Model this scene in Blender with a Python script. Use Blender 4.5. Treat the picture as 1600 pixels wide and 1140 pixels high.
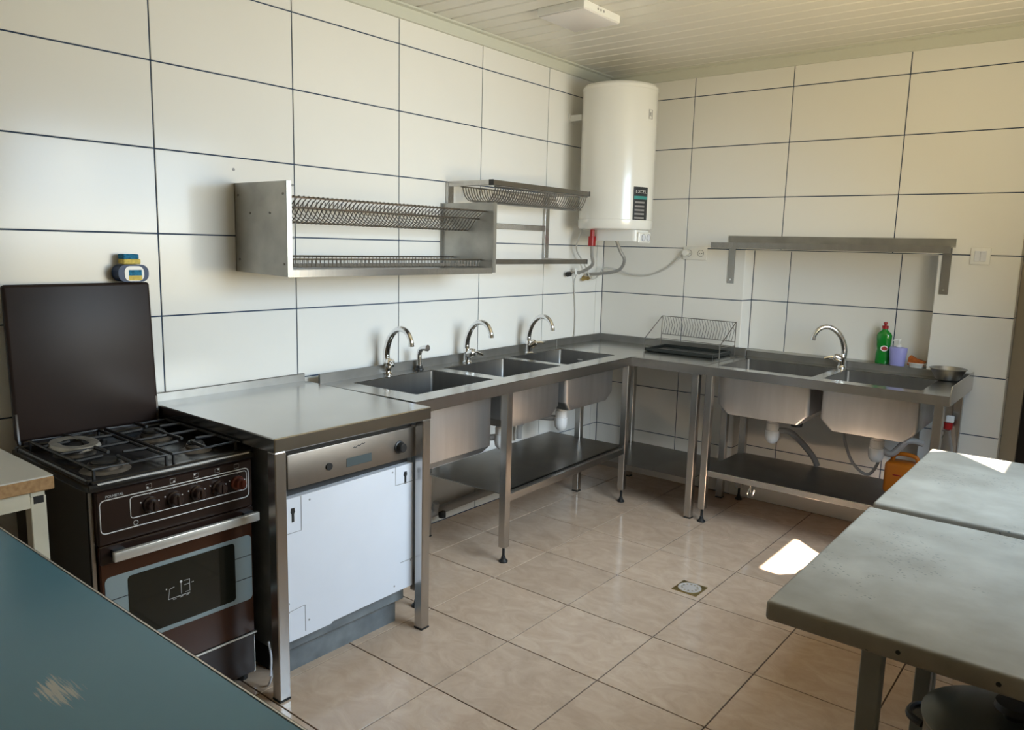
import bpy, bmesh, math, random
from mathutils import Vector, Matrix
PI = math.pi
random.seed(7)
for o in list(bpy.data.objects):
    bpy.data.objects.remove(o)
S = bpy.context.scene
COL = S.collection

# ------------------------------------------------------------------ camera
cd = bpy.data.cameras.new('camera')
cam = bpy.data.objects.new('camera', cd); COL.objects.link(cam)
az, pt, rl = -0.6727, -0.1541, 0.0255
f = Vector((math.sin(az)*math.cos(pt), math.cos(az)*math.cos(pt), math.sin(pt)))
r0 = Vector((math.cos(az), -math.sin(az), 0)); u0 = r0.cross(f)
rt = r0*math.cos(rl)+u0*math.sin(rl); up = -r0*math.sin(rl)+u0*math.cos(rl)
M = Matrix((rt, up, -f)).transposed().to_4x4()
M.translation = Vector((2.8194, -4.5061, 1.5064))
cam.matrix_world = M
cd.sensor_width = 36; cd.lens = 36*1202.07/1600; cd.clip_start = 0.05
S.camera = cam

# ------------------------------------------------------------------ world, sun, daylight, exposure
w = bpy.data.worlds.new('world'); S.world = w; w.use_nodes = True
nt = w.node_tree; nt.nodes.clear()
sky = nt.nodes.new('ShaderNodeTexSky'); sky.sky_type = 'NISHITA'; sky.sun_disc = False
sky.sun_elevation = math.radians(46.6); sky.sun_rotation = math.radians(129)
bg = nt.nodes.new('ShaderNodeBackground'); bg.inputs[1].default_value = 0.25
wo = nt.nodes.new('ShaderNodeOutputWorld')
nt.links.new(sky.outputs[0], bg.inputs[0]); nt.links.new(bg.outputs[0], wo.inputs[0])

sl = bpy.data.lights.new('sun', 'SUN'); sl.energy = 90.0; sl.angle = 0.009; sl.color = (1, .93, .82)
so = bpy.data.objects.new('sun', sl); COL.objects.link(so)
so.location = (6, -5, 6)
so.rotation_euler = Vector((-0.73, 0.60, -1)).to_track_quat('-Z', 'Y').to_euler()

def daylight(name, loc, aim, sx, sy, watts, col, spread=180):
    al = bpy.data.lights.new(name, 'AREA'); al.shape = 'RECTANGLE'; al.size = sx; al.size_y = sy
    al.energy = watts; al.color = col; al.spread = math.radians(spread)
    ao = bpy.data.objects.new(name, al); COL.objects.link(ao); ao.location = loc
    ao.rotation_euler = Vector(aim).to_track_quat('-Z', 'Y').to_euler()
# sky light falls in steeply and cool, light off the sunny ground outside comes in upwards and warm
daylight('window_skylight', (3.18, -1.85, 1.60), (-1, 0, -.62), 1.45, 1.35, 56, (.54, .76, 1.0), 118)
daylight('window_groundlight', (3.22, -1.85, 1.60), (-1, 0, .70), 1.45, 1.35, 46, (1.0, .83, .49), 150)

S.view_settings.view_transform = 'Standard'; S.view_settings.look = 'None'
S.view_settings.gamma = 1; S.view_settings.use_curve_mapping = False
S.view_settings.exposure = 0.08
S.cycles.use_denoising = True
S.cycles.max_bounces = 10; S.cycles.diffuse_bounces = 6; S.cycles.glossy_bounces = 5
S.cycles.sample_clamp_indirect = 12.0

# ------------------------------------------------------------------ materials
def mat(name, col, rough=.5, metal=0, spec=.5, var=0, vscale=6, bump=0, bscale=40, col2=None, stretch=None, trans=0, coat=0, ior=None):
    m = bpy.data.materials.new(name); m.use_nodes = True
    n = m.node_tree; b = n.nodes['Principled BSDF']
    b.inputs['Base Color'].default_value = (*col, 1); b.inputs['Roughness'].default_value = rough
    b.inputs['Metallic'].default_value = metal; b.inputs['Specular IOR Level'].default_value = spec
    if trans: b.inputs['Transmission Weight'].default_value = trans
    if coat: b.inputs['Coat Weight'].default_value = coat
    if ior: b.inputs['IOR'].default_value = ior
    tc = n.nodes.new('ShaderNodeTexCoord'); mp = n.nodes.new('ShaderNodeMapping')
    n.links.new(tc.outputs['Object'], mp.inputs[0])
    if stretch: mp.inputs['Scale'].default_value = stretch
    if var or col2:
        no = n.nodes.new('ShaderNodeTexNoise'); no.inputs['Scale'].default_value = vscale; no.inputs['Detail'].default_value = 5
        n.links.new(mp.outputs[0], no.inputs[0])
        cr = n.nodes.new('ShaderNodeValToRGB'); cr.color_ramp.elements[0].position = .3; cr.color_ramp.elements[1].position = .7
        c2 = col2 if col2 else tuple(min(1, c*(1+var)) for c in col)
        c1 = col if col2 else tuple(c*(1-var) for c in col)
        cr.color_ramp.elements[0].color = (*c1, 1); cr.color_ramp.elements[1].color = (*c2, 1)
        n.links.new(no.outputs[0], cr.inputs[0]); n.links.new(cr.outputs[0], b.inputs['Base Color'])
    if bump:
        nb = n.nodes.new('ShaderNodeTexNoise'); nb.inputs['Scale'].default_value = bscale; nb.inputs['Detail'].default_value = 3
        n.links.new(mp.outputs[0], nb.inputs[0])
        bp = n.nodes.new('ShaderNodeBump'); bp.inputs['Strength'].default_value = bump; bp.inputs['Distance'].default_value = .01
        n.links.new(nb.outputs[0], bp.inputs['Height']); n.links.new(bp.outputs[0], b.inputs['Normal'])
    return m

WT = mat('glazed_white_tile', (.80, .78, .73), .17, spec=.28, var=.015, vscale=1.2, bump=.015, bscale=5)
GROUT_W = mat('blue_grey_grout', (.035, .06, .11), .9)
GROUT_F = mat('brown_floor_grout', (.085, .052, .035), .9)
def floor_mat():
    m = mat('beige_floor_tile', (.5, .4, .31), .17, spec=.5)
    n = m.node_tree; b = n.nodes['Principled BSDF']
    g = n.nodes.new('ShaderNodeNewGeometry'); mp = n.nodes.new('ShaderNodeMapping'); mp.inputs['Scale'].default_value = (5, 7, 1)
    n.links.new(g.outputs['Position'], mp.inputs[0])
    a = n.nodes.new('ShaderNodeTexNoise'); a.inputs['Scale'].default_value = 1.6; a.inputs['Detail'].default_value = 8; a.inputs['Roughness'].default_value = .65
    a.inputs['Distortion'].default_value = 1.2
    n.links.new(mp.outputs[0], a.inputs[0])
    cr = n.nodes.new('ShaderNodeValToRGB'); e = cr.color_ramp.elements
    e[0].position = .28; e[0].color = (.46, .32, .22, 1); e[1].position = .72; e[1].color = (.60, .44, .315, 1)
    n.links.new(a.outputs[0], cr.inputs[0])
    oi = n.nodes.new('ShaderNodeObjectInfo'); hs = n.nodes.new('ShaderNodeHueSaturation')
    mr = n.nodes.new('ShaderNodeMapRange'); mr.inputs['To Min'].default_value = .93; mr.inputs['To Max'].default_value = 1.06
    n.links.new(oi.outputs['Random'], mr.inputs[0]); n.links.new(mr.outputs[0], hs.inputs['Value'])
    n.links.new(cr.outputs[0], hs.inputs['Color']); n.links.new(hs.outputs[0], b.inputs['Base Color'])
    return m
FT = floor_mat()
STEEL = mat('brushed_stainless_steel', (.51, .495, .475), .27, 1, var=.06, vscale=30, stretch=(1, 1, .08), bump=.02, bscale=60)
STEEL_TOP = mat('polished_steel_worktop', (.50, .49, .47), .20, 1, var=.08, vscale=4, bump=.012, bscale=8)
STEEL_BASIN_LIT = mat('satin_steel_basin_lit', (.56, .565, .57), .40, 1, var=.07, vscale=25, stretch=(1, 1, .1), bump=.02, bscale=80)  # lighter copy of basin steel, light on outer faces put into the colour
STEEL_BASIN_SHADE = mat('satin_steel_basin_shaded', (.375, .365, .35), .36, 1, var=.07, vscale=25, stretch=(1, 1, .1), bump=.02, bscale=80)  # darker copy, shade of the tub insides put into the colour; bowl shares it
STEEL_OLD = mat('dull_stained_steel', (.42, .41, .38), .40, 1, var=.16, vscale=9, bump=.03, bscale=30)
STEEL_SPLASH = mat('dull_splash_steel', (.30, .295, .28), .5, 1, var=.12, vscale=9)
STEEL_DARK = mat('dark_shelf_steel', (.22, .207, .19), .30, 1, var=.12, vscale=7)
WIRE = mat('wire_steel', (.30, .285, .265), .35, 1)
CHROME = mat('chrome', (.80, .80, .81), .07, 1)
ZINC = mat('galvanised_sheet', (.20, .178, .142), .5, .2, col2=(.315, .285, .235), vscale=7, bump=.035, bscale=14)
ZINC_LEG = mat('painted_grey_leg', (.20, .20, .18), .5, .3, var=.15, vscale=8)
BLACK = mat('black_plastic', (.012, .012, .012), .45)
RUBBER = mat('dark_recess', (.01, .01, .011), .8)
SIDE = mat('near_black_enamel', (.010, .0075, .006), .3, spec=.3)
ENAMEL = mat('dark_brown_enamel', (.020, .0095, .0065), .28, spec=.5, var=.12, vscale=3)
ENAMEL_RED = mat('red_brown_enamel', (.048, .016, .007), .22, spec=.5, var=.12, vscale=3)
LID = mat('brown_lid_enamel', (.026, .016, .013), .42, spec=.22, var=.2, vscale=3, bump=.01, bscale=6)
COOKTOP = mat('black_cooktop_enamel', (.014, .012, .011), .25, var=.2, vscale=9)
IRON = mat('cast_iron', (.012, .012, .013), .5)
BURNER_D = mat('dark_burner_metal', (.17, .15, .13), .45, .7, var=.3, vscale=30)
BURNER = mat('burner_metal', (.42, .40, .36), .45, .7, var=.25, vscale=30)
GLASSD = mat('dark_oven_glass', (.012, .012, .008), .06, spec=.5)
PALE = mat('pale_blue_grey_print', (.25, .30, .30), .3)
LINE = mat('silver_print_line', (.62, .60, .58), .4)
ALU = mat('brushed_aluminium_handle', (.72, .69, .63), .33, .6)
KNOB = mat('dark_brown_knob', (.03, .016, .012), .3)
KNOB_RED = mat('red_brown_knob', (.14, .033, .018), .3)
WHITE = mat('white_painted_panel', (.70, .71, .75), .35, var=.03, vscale=4)
WPLAST = mat('white_plastic', (.80, .79, .75), .35)
BOILER = mat('white_boiler_enamel', (.80, .785, .73), .2, coat=.3)
GREYBASE = mat('grey_mottled_plinth', (.11, .12, .125), .55, col2=(.20, .215, .215), vscale=12, bump=.05)
CREAM = mat('cream_painted_steel', (.62, .57, .44), .45, var=.08, vscale=10)
CREAM_TOP = mat('cream_laminate', (.62, .60, .54), .35, var=.03)
WOODEDGE = mat('worn_wood_edge', (.30, .16, .06), .6, col2=(.45, .27, .12), vscale=14, stretch=(1, 6, 6))
CEIL = mat('ivory_ceiling_plank', (.68, .66, .60), .24)
CEILGAP = mat('dark_ceiling_gap', (.12, .11, .09), .9)
TRIM = mat('ivory_cornice', (.62, .62, .53), .4)
LAMPW = mat('white_lamp_diffuser', (.70, .67, .66), .35)
PIPE = mat('white_pvc_pipe', (.78, .75, .72), .4)
PIPEG = mat('grey_corrugated_hose', (.33, .31, .29), .5)
HOSE = mat('braided_hose', (.36, .35, .33), .45, .5)
CABLE = mat('grey_cable', (.55, .53, .49), .5)
BRASS = mat('brass', (.45, .33, .12), .35, 1)
ORANGE = mat('orange_plastic', (.62, .17, .008), .3, trans=.25)
GREENL = mat('green_detergent', (.004, .22, .02), .12, coat=.4)
LILAC = mat('lilac_plastic', (.33, .33, .68), .35)
RED = mat('red_plastic', (.34, .012, .012), .35)
CLEAR = mat('clear_plastic', (.92, .92, .92), .06, trans=1, ior=1.2)
RUST = mat('brown_orange_sponge', (.36, .09, .012), .9, var=.3, vscale=60)
YEL = mat('yellow_sponge', (.72, .55, .13), .9, var=.2, vscale=90, bump=.2, bscale=200)
SCOUR = mat('blue_scouring_pad', (.02, .17, .30), .95, var=.4, vscale=120, bump=.2, bscale=200)
TINB = mat('dark_blue_tin', (.012, .035, .10), .4, spec=.3)
TINW = mat('silver_white_print', (.70, .70, .68), .25)
DOORF = mat('tan_door_frame', (.33, .28, .21), .5)
DOORD = mat('dark_doorway_panel', (.018, .014, .012), .4)
SUNMASK = mat('white_sun_mask', (.8, .8, .78), .9)
GRASS = mat('outdoor_ground', (.16, .19, .08), .95, var=.3, vscale=2)
POT = mat('grey_enamel_pot', (.10, .105, .09), .3, .5)
DRAIN = mat('drain_steel', (.70, .62, .56), .35, .4)
LABELD = mat('dark_label', (.02, .022, .025), .4)
LABELT = mat('teal_label', (.04, .26, .24), .4)
LABELG = mat('grey_label', (.28, .27, .26), .4)
TRAY = mat('dark_tray', (.045, .05, .047), .25, .6)
TXT = mat('silver_lettering', (.6, .6, .58), .4)
TXTD = mat('dark_lettering', (.05, .05, .05), .5)
LCD = mat('grey_display', (.07, .085, .085), .5, spec=.2)
PANEL = mat('brown_grey_steel_fascia', (.27, .235, .20), .5, 1, var=.1, vscale=8)

def teal_mat():
    m = mat('worn_teal_laminate', (.035, .115, .145), .24, spec=.5)
    n = m.node_tree; b = n.nodes['Principled BSDF']
    g = n.nodes.new('ShaderNodeNewGeometry')
    a = n.nodes.new('ShaderNodeTexNoise'); a.inputs['Scale'].default_value = 2.5; a.inputs['Detail'].default_value = 4
    n.links.new(g.outputs['Position'], a.inputs[0])
    cr = n.nodes.new('ShaderNodeValToRGB'); e = cr.color_ramp.elements
    e[0].color = (.072, .20, .295, 1); e[1].color = (.11, .255, .325, 1)
    n.links.new(a.outputs[0], cr.inputs[0])
    # worn pale scratches in a patch near the middle
    mp = n.nodes.new('ShaderNodeMapping'); mp.inputs['Location'].default_value = (-1.545, 4.06, -.779)
    n.links.new(g.outputs['Position'], mp.inputs[0])
    m2 = n.nodes.new('ShaderNodeMapping'); m2.inputs['Rotation'].default_value = (0, 0, .55); m2.inputs['Scale'].default_value = (7.5, 13, 1)
    n.links.new(mp.outputs[0], m2.inputs[0])
    ln = n.nodes.new('ShaderNodeVectorMath'); ln.operation = 'LENGTH'; n.links.new(m2.outputs[0], ln.inputs[0])
    mr = n.nodes.new('ShaderNodeMapRange'); mr.inputs['From Min'].default_value = 1; mr.inputs['From Max'].default_value = .1
    n.links.new(ln.outputs['Value'], mr.inputs[0])
    m3 = n.nodes.new('ShaderNodeMapping'); m3.inputs['Rotation'].default_value = (0, 0, .62); m3.inputs['Scale'].default_value = (7, 120, 1)
    n.links.new(mp.outputs[0], m3.inputs[0])
    s = n.nodes.new('ShaderNodeTexNoise'); s.inputs['Scale'].default_value = 2.0; s.inputs['Detail'].default_value = 6
    n.links.new(m3.outputs[0], s.inputs[0])
    mu = n.nodes.new('ShaderNodeMath'); mu.operation = 'MULTIPLY'; n.links.new(mr.outputs[0], mu.inputs[0]); n.links.new(s.outputs[0], mu.inputs[1])
    c2 = n.nodes.new('ShaderNodeValToRGB'); c2.color_ramp.elements[0].position = .36; c2.color_ramp.elements[1].position = .47
    n.links.new(mu.outputs[0], c2.inputs[0])
    mx = n.nodes.new('ShaderNodeMix'); mx.data_type = 'RGBA'
    n.links.new(c2.outputs[0], mx.inputs['Factor']); n.links.new(cr.outputs[0], mx.inputs['A']); mx.inputs['B'].default_value = (.46, .46, .42, 1)
    n.links.new(mx.outputs['Result'], b.inputs['Base Color'])
    return m
TEAL = teal_mat()
def zinc_mat():
    n = ZINC.node_tree; b = n.nodes['Principled BSDF']
    src = b.inputs['Base Color'].links[0].from_socket
    g = n.nodes.new('ShaderNodeNewGeometry')
    v = n.nodes.new('ShaderNodeTexVoronoi'); v.inputs['Scale'].default_value = 60
    vm = n.nodes.new('ShaderNodeMapping'); vm.inputs['Rotation'].default_value = (0, 0, .5); vm.inputs['Scale'].default_value = (1, 2.6, 1)
    n.links.new(g.outputs['Position'], vm.inputs[0]); n.links.new(vm.outputs[0], v.inputs[0])
    lt = n.nodes.new('ShaderNodeMath'); lt.operation = 'LESS_THAN'; lt.inputs[1].default_value = .20; n.links.new(v.outputs['Distance'], lt.inputs[0])
    a = n.nodes.new('ShaderNodeTexNoise'); a.inputs['Scale'].default_value = 4.5; a.inputs['Detail'].default_value = 3; n.links.new(g.outputs['Position'], a.inputs[0])
    gt = n.nodes.new('ShaderNodeMath'); gt.operation = 'GREATER_THAN'; gt.inputs[1].default_value = .56; n.links.new(a.outputs[0], gt.inputs[0])
    mu = n.nodes.new('ShaderNodeMath'); mu.operation = 'MULTIPLY'; n.links.new(lt.outputs[0], mu.inputs[0]); n.links.new(gt.outputs[0], mu.inputs[1])
    mx = n.nodes.new('ShaderNodeMix'); mx.data_type = 'RGBA'; n.links.new(mu.outputs[0], mx.inputs['Factor'])
    n.links.new(src, mx.inputs['A']); mx.inputs['B'].default_value = (.10, .10, .09, 1)
    n.links.new(mx.outputs['Result'], b.inputs['Base Color'])
zinc_mat()

# ------------------------------------------------------------------ mesh helpers
class MB:
    def __init__(s, off=(0, 0, 0)): s.bm = bmesh.new(); s.o = Vector(off)
    def box(s, x0, x1, y0, y1, z0, z1, bev=0, seg=1):
        b = s.bm; P = [Vector((x, y, z))-s.o for x in (x0, x1) for y in (y0, y1) for z in (z0, z1)]
        v = [b.verts.new(p) for p in P]
        F = [b.faces.new([v[i] for i in q]) for q in ((0, 1, 3, 2), (4, 6, 7, 5), (0, 4, 5, 1), (2, 3, 7, 6), (0, 2, 6, 4), (1, 5, 7, 3))]
        if bev:
            bmesh.ops.bevel(b, geom=list({e for q in F for e in q.edges}), offset=bev, segments=seg, affect='EDGES', profile=.5)
        return s
    def prism(s, pts, axis, a, b_):
        def P(u, v, t): return Vector({'x': (t, u, v), 'y': (u, t, v), 'z': (u, v, t)}[axis])-s.o
        A = [s.bm.verts.new(P(u, v, a)) for u, v in pts]; B = [s.bm.verts.new(P(u, v, b_)) for u, v in pts]
        s.bm.faces.new(A[::-1]); s.bm.faces.new(B); n = len(pts)
        for i in range(n): s.bm.faces.new((A[i], A[(i+1) % n], B[(i+1) % n], B[i]))
        return s
    def rrect(s, axis, a, b_, u0, u1, v0, v1, r, k=5):
        pts = []
        for cu, cv, t0 in ((u1-r, v1-r, 0), (u0+r, v1-r, PI/2), (u0+r, v0+r, PI), (u1-r, v0+r, 1.5*PI)):
            for i in range(k+1):
                t = t0+PI/2*i/k; pts.append((cu+r*math.cos(t), cv+r*math.sin(t)))
        return s.prism(pts, axis, a, b_)
    def tube(s, pts, r, n=8, closed=False, cap=True, radii=None):
        pts = [Vector(p)-s.o for p in pts]; m = len(pts); rings = []; prev = None
        for i, p in enumerate(pts):
            a = pts[(i-1) % m] if (closed or i > 0) else p; c = pts[(i+1) % m] if (closed or i < m-1) else p
            t = (c-a).normalized()
            if prev is None:
                h = Vector((0, 0, 1)) if abs(t.z) < .9 else Vector((1, 0, 0))
                x = t.cross(h).normalized()
            else:
                x = (prev-t*prev.dot(t)).normalized()
            prev = x; y = t.cross(x); rr = radii[i] if radii else r
            rings.append([s.bm.verts.new(p+x*rr*math.cos(2*PI*k/n)+y*rr*math.sin(2*PI*k/n)) for k in range(n)])
        R = m if closed else m-1
        for i in range(R):
            A, B = rings[i], rings[(i+1) % m]
            for k in range(n): s.bm.faces.new((A[k], A[(k+1) % n], B[(k+1) % n], B[k]))
        if cap and not closed:
            s.bm.faces.new(rings[0][::-1]); s.bm.faces.new(rings[-1])
        return s
    def cyl(s, p0, p1, r, r1=None, n=16):
        return s.tube([p0, p1], r, n, radii=[r, r if r1 is None else r1])
    def lathe(s, prof, c, n=32, sx=1, sy=1):
        rings = []
        for r, z in prof:
            if r < 1e-6: rings.append([s.bm.verts.new(Vector((c[0], c[1], c[2]+z))-s.o)])
            else: rings.append([s.bm.verts.new(Vector((c[0]+sx*r*math.cos(2*PI*k/n), c[1]+sy*r*math.sin(2*PI*k/n), c[2]+z))-s.o) for k in range(n)])
        for A, B in zip(rings, rings[1:]):
            for k in range(n):
                k2 = (k+1) % n
                q = [A[k % len(A)], A[k2 % len(A)], B[k2 % len(B)], B[k % len(B)]]
                u = []
                for v in q:
                    if v not in u: u.append(v)
                if len(u) > 2: s.bm.faces.new(u)
        return s
    def disc(s, c, axis, r, t, n=16):
        d = Vector({'x': (1, 0, 0), 'y': (0, 1, 0), 'z': (0, 0, 1)}[axis])*t
        return s.cyl(c, Vector(c)+d, r, n=n)
    def build(s, name, m, parent=None, smooth=True, fixn=True):
        if fixn: bmesh.ops.recalc_face_normals(s.bm, faces=s.bm.faces)
        me = bpy.data.meshes.new(name); s.bm.to_mesh(me); s.bm.free()
        if smooth:
            for p in me.polygons: p.use_smooth = True
            me.set_sharp_from_angle(angle=math.radians(32))
        me.materials.append(m)
        o = bpy.data.objects.new(name, me); COL.objects.link(o)
        if parent: o.parent = parent
        else: o.location = s.o
        return o
def thing(name, loc, label, cat, rz=0, group=None):
    o = bpy.data.objects.new(name, None); COL.objects.link(o); o.location = loc; o.rotation_euler.z = rz
    o.empty_display_size = .1
    o['label'] = label; o['category'] = cat
    if group: o['group'] = group
    return o
def tag(o, label, cat, group=None):
    o['label'] = label; o['category'] = cat
    if group: o['group'] = group
    return o
def struct(o): o['kind'] = 'structure'; return o
def copypart(o, parent, loc=None):
    c = o.copy(); COL.objects.link(c); c.parent = parent
    if loc is not None: c.location = loc
    return c
def text(name, s, size, m, parent, loc, axis='x', thick=.0004):
    cu = bpy.data.curves.new(name, 'FONT'); cu.body = s; cu.size = size; cu.extrude = thick; cu.align_x = 'CENTER'; cu.align_y = 'CENTER'
    t = bpy.data.objects.new(name, cu); COL.objects.link(t)
    dg = bpy.context.evaluated_depsgraph_get(); me = bpy.data.meshes.new_from_object(t.evaluated_get(dg))
    bpy.data.objects.remove(t); me.materials.clear(); me.materials.append(m)
    o = bpy.data.objects.new(name, me); COL.objects.link(o); o.parent = parent; o.location = loc
    o.rotation_euler = {'x': (PI/2, 0, PI/2), '-y': (PI/2, 0, 0)}[axis]
    return o
def arc(c, r, a0, a1, n, ex, ez):
    c = Vector(c); ex = Vector(ex); ez = Vector(ez)
    return [c+ex*r*math.cos(a0+(a1-a0)*i/n)+ez*r*math.sin(a0+(a1-a0)*i/n) for i in range(n+1)]
def smoothpath(pts, k=6):
    P = [Vector(p) for p in pts]; out = []
    for i in range(len(P)-1):
        a = P[max(i-1, 0)]; b = P[i]; c = P[i+1]; d = P[min(i+2, len(P)-1)]
        for j in range(k):
            t = j/k
            out.append(.5*((2*b)+(c-a)*t+(2*a-5*b+4*c-d)*t*t+(3*b-a-3*c+d)*t**3))
    out.append(P[-1]); return out

# ------------------------------------------------------------------ room shell
XR, YF, ZC = 3.3, -5.6, 2.6
G = .0026      # half grout gap
tilecache = {}
def tile(parent, axis, p, a0, a1, b0, b1, t=.009, m=WT, name='tile', bev=.0012, sgn=1, G=G):
    """a tile whose visible face lies at coordinate p on axis ('x','-y','z'); a,b = extents of its two other axes"""
    da, db = round(a1-a0-2*G, 4), round(b1-b0-2*G, 4)
    if da < .008 or db < .008: return
    key = (axis, da, db, m.name, sgn)
    if key not in tilecache:
        b = MB()
        if axis == 'x': b.box(-t if sgn > 0 else 0, 0 if sgn > 0 else t, -da/2, da/2, -db/2, db/2, bev)
        elif axis == 'y': b.box(-da/2, da/2, 0 if sgn > 0 else -t, t if sgn > 0 else 0, -db/2, db/2, bev)
        else: b.box(-da/2, da/2, -db/2, db/2, -t, 0, bev)
        o = b.build(name, m, parent, smooth=False); tilecache[key] = o.data
    else:
        o = bpy.data.objects.new(name, tilecache[key]); COL.objects.link(o); o.parent = parent
    ca, cb = (a0+a1)/2, (b0+b1)/2
    o.location = {'x': (p, ca, cb), 'y': (ca, p, cb), 'z': (ca, cb, p)}[axis]
    return o
ROWS = [0]+[-.0086+.305*k for k in range(1, 9)]+[2.58]

floor = struct(MB().box(-.15, XR+.15, YF-.15, .8, -.12, -.0035).build('floor', GROUT_F, smooth=False))
fs, fx, fy = .4069, .6965, -2.3374
xs = [0]+[fx+k*fs for k in range(-1, 7) if 0 < fx+k*fs < XR]+[XR]
ys = sorted([YF]+[fy+k*fs for k in range(-9, 7) if YF+.01 < fy+k*fs < 0]+[0])
for i in range(len(xs)-1):
    for j in range(len(ys)-1):
        tile(floor, 'z', 0, xs[i], xs[i+1], ys[j], ys[j+1], m=FT, G=.0025, bev=.0008)

wall_left = struct(MB().box(-.15, -.004, YF-.15, .25, -.12, 2.75).build('wall_left', GROUT_W, smooth=False))
yc = [YF]+sorted([-.6799+k*.6 for k in range(-9, 2) if YF+.02 < -.6799+k*.6 < 0])+[0]
for j in range(len(yc)-1):
    for k in range(len(ROWS)-1):
        tile(wall_left, 'x', 0, yc[j], yc[j+1], ROWS[k], ROWS[k+1])
for (y, z) in ((-2.765, 1.775), (-2.49, 1.735), (-2.49, 1.515)):
    MB().disc((.0002, y, z), 'x', .006, .0012, 12).build('wall_plug', LABELG, wall_left)

NX0, NX1, ND, NZ = .997, 2.025, .14, 1.5164
DX0, DX1, DZ = 2.385, 3.2, 2.05
b = MB()
e = .004
b.box(-.004, NX0-e, e, .25, -.12, NZ); b.box(NX1+e, DX0-e, e, .25, -.12, NZ)
b.box(NX0-e, NX1+e, ND+e, .25, -.12, NZ)
b.box(-.004, DX0-e, e, .25, NZ, 2.75); b.box(DX0-e, DX1, e, .25, DZ, 2.75); b.box(DX1, XR+.15, e, .25, -.12, 2.75)
wall_back = struct(b.build('wall_back', GROUT_W, smooth=False))
for k in range(len(ROWS)-1):
    z0, z1 = ROWS[k], ROWS[k+1]
    if k < 5:
        for a, c in ((0, .6055), (.6055, NX0), (NX1, DX0)): tile(wall_back, 'y', 0, a, c, z0, z1)
        for a, c in ((NX0, 1.22), (1.22, 1.824), (1.824, NX1)): tile(wall_back, 'y', ND, a, c, z0, z1)
        tile(wall_back, 'x', NX0, 0, ND, z0, z1); tile(wall_back, 'x', NX1, 0, ND, z0, z1, sgn=-1)
    else:
        cs = [0, .6055, 1.2055, 1.8055, 2.4055, 3.0055, XR]
        for a, c in zip(cs, cs[1:]):
            if z1 <= DZ+.1 and z1 < 2.0 or k in (5, 6):
                if a >= DX0: continue
                c = min(c, DX0)
            tile(wall_back, 'y', 0, a, c, z0, z1)
    if z1 < 2.2: tile(wall_back, 'x', DX0, 0, .1, z0, z1)
MB().box(NX0, NX1, 0, ND, 0, .085, .002).build('kerb', WT, wall_back)
MB().box(NX0, NX1, 0, ND, NZ-.004, NZ-.001).build('soffit', WT, wall_back)

door = MB().box(DX0+.001, DX0+.07, .1, .22, 0, DZ).box(DX1-.07, DX1, .1, .22, 0, DZ).box(DX0+.07, DX1-.07, .1, .22, DZ-.07, DZ).build('door_1', DOORF)
struct(door)
MB().box(DX0+.07, DX1-.07, .15, .19, .01, DZ-.07).build('doorway_panel', DOORD, door)  # near-black panel filling the doorway
h = MB().tube([(3.05, .15, 1.0), (3.05, .11, 1.0), (2.95, .11, 1.0)], .008).build('door_handle', CHROME, door)

# right wall with the window (outside the frame, the source of the daylight)
WY0, WY1, WZ0, WZ1 = -2.62, -1.08, .95, 2.44
b = MB()
b.box(XR+.004, XR+.03, YF-.15, WY0, -.12, 2.75); b.box(XR+.004, XR+.03, WY1, .004, -.12, 2.75)
b.box(XR+.004, XR+.03, WY0, WY1, -.12, WZ0); b.box(XR+.004, XR+.03, WY0, WY1, WZ1, 2.75)
wall_right = struct(b.build('wall_right', GROUT_W, smooth=False))
yr = [YF]+sorted([-.05-k*.6 for k in range(0, 10) if -.05-k*.6 > YF])+[0]
yr = sorted(set(yr+[WY0, WY1]))
for j in range(len(yr)-1):
    zz = sorted(set(ROWS+[WZ0, WZ1]))
    for k in range(len(zz)-1):
        if WY0-.01 < yr[j] and yr[j+1] < WY1+.01 and WZ0-.01 < zz[k] and zz[k+1] < WZ1+.01: continue
        tile(wall_right, 'x', XR, yr[j], yr[j+1], zz[k], zz[k+1], sgn=-1)
wf = MB()
for a, c in ((WY0, WY0+.05), (WY1-.05, WY1)): wf.box(XR+.018, XR+.034, a, c, WZ0, WZ1)
for a, c in ((WZ0, WZ0+.05), (WZ1-.03, WZ1)): wf.box(XR+.018, XR+.034, WY0, WY1, a, c)
window = struct(wf.build('window_1', WHITE))
MB().box(XR-.12, XR+.02, WY0-.05, WY1+.05, WZ0-.03, WZ0, .004).build('window_sill', WHITE, window)
# unseen sheet added over the window, its hole cut to shape the sun patches
outer = [(WY0, WZ0+.01), (WY1, WZ0+.01), (WY1, WZ1), (WY0, WZ1)]
inner = [(-2.165, 1.83), (-1.91, 1.83), (-1.91, 2.37), (-2.41, 2.37), (-2.28, 2.13), (-2.10, 2.08)]
cb = bmesh.new()
def V(y, z, x): return cb.verts.new((x, y, z))
for x in (XR+.010,):
    O = [V(y, z, x) for y, z in outer]; I = [V(y, z, x) for y, z in inner]
    fs_ = [cb.faces.new((O[0], O[1], I[1], I[0])), cb.faces.new((O[1], O[2], I[2], I[1])), cb.faces.new((O[2], O[3], I[3], I[2])), cb.faces.new((O[3], I[4], I[3])), cb.faces.new((O[3], I[5], I[4])), cb.faces.new((O[3], O[0], I[0], I[5]))]
ge = bmesh.ops.extrude_face_region(cb, geom=fs_)
bmesh.ops.translate(cb, vec=(.006, 0, 0), verts=[v for v in ge['geom'] if isinstance(v, bmesh.types.BMVert)])
mbx = MB(); mbx.bm.free(); mbx.bm = cb
mbx.build('sun_mask', SUNMASK, window, smooth=False)

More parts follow.
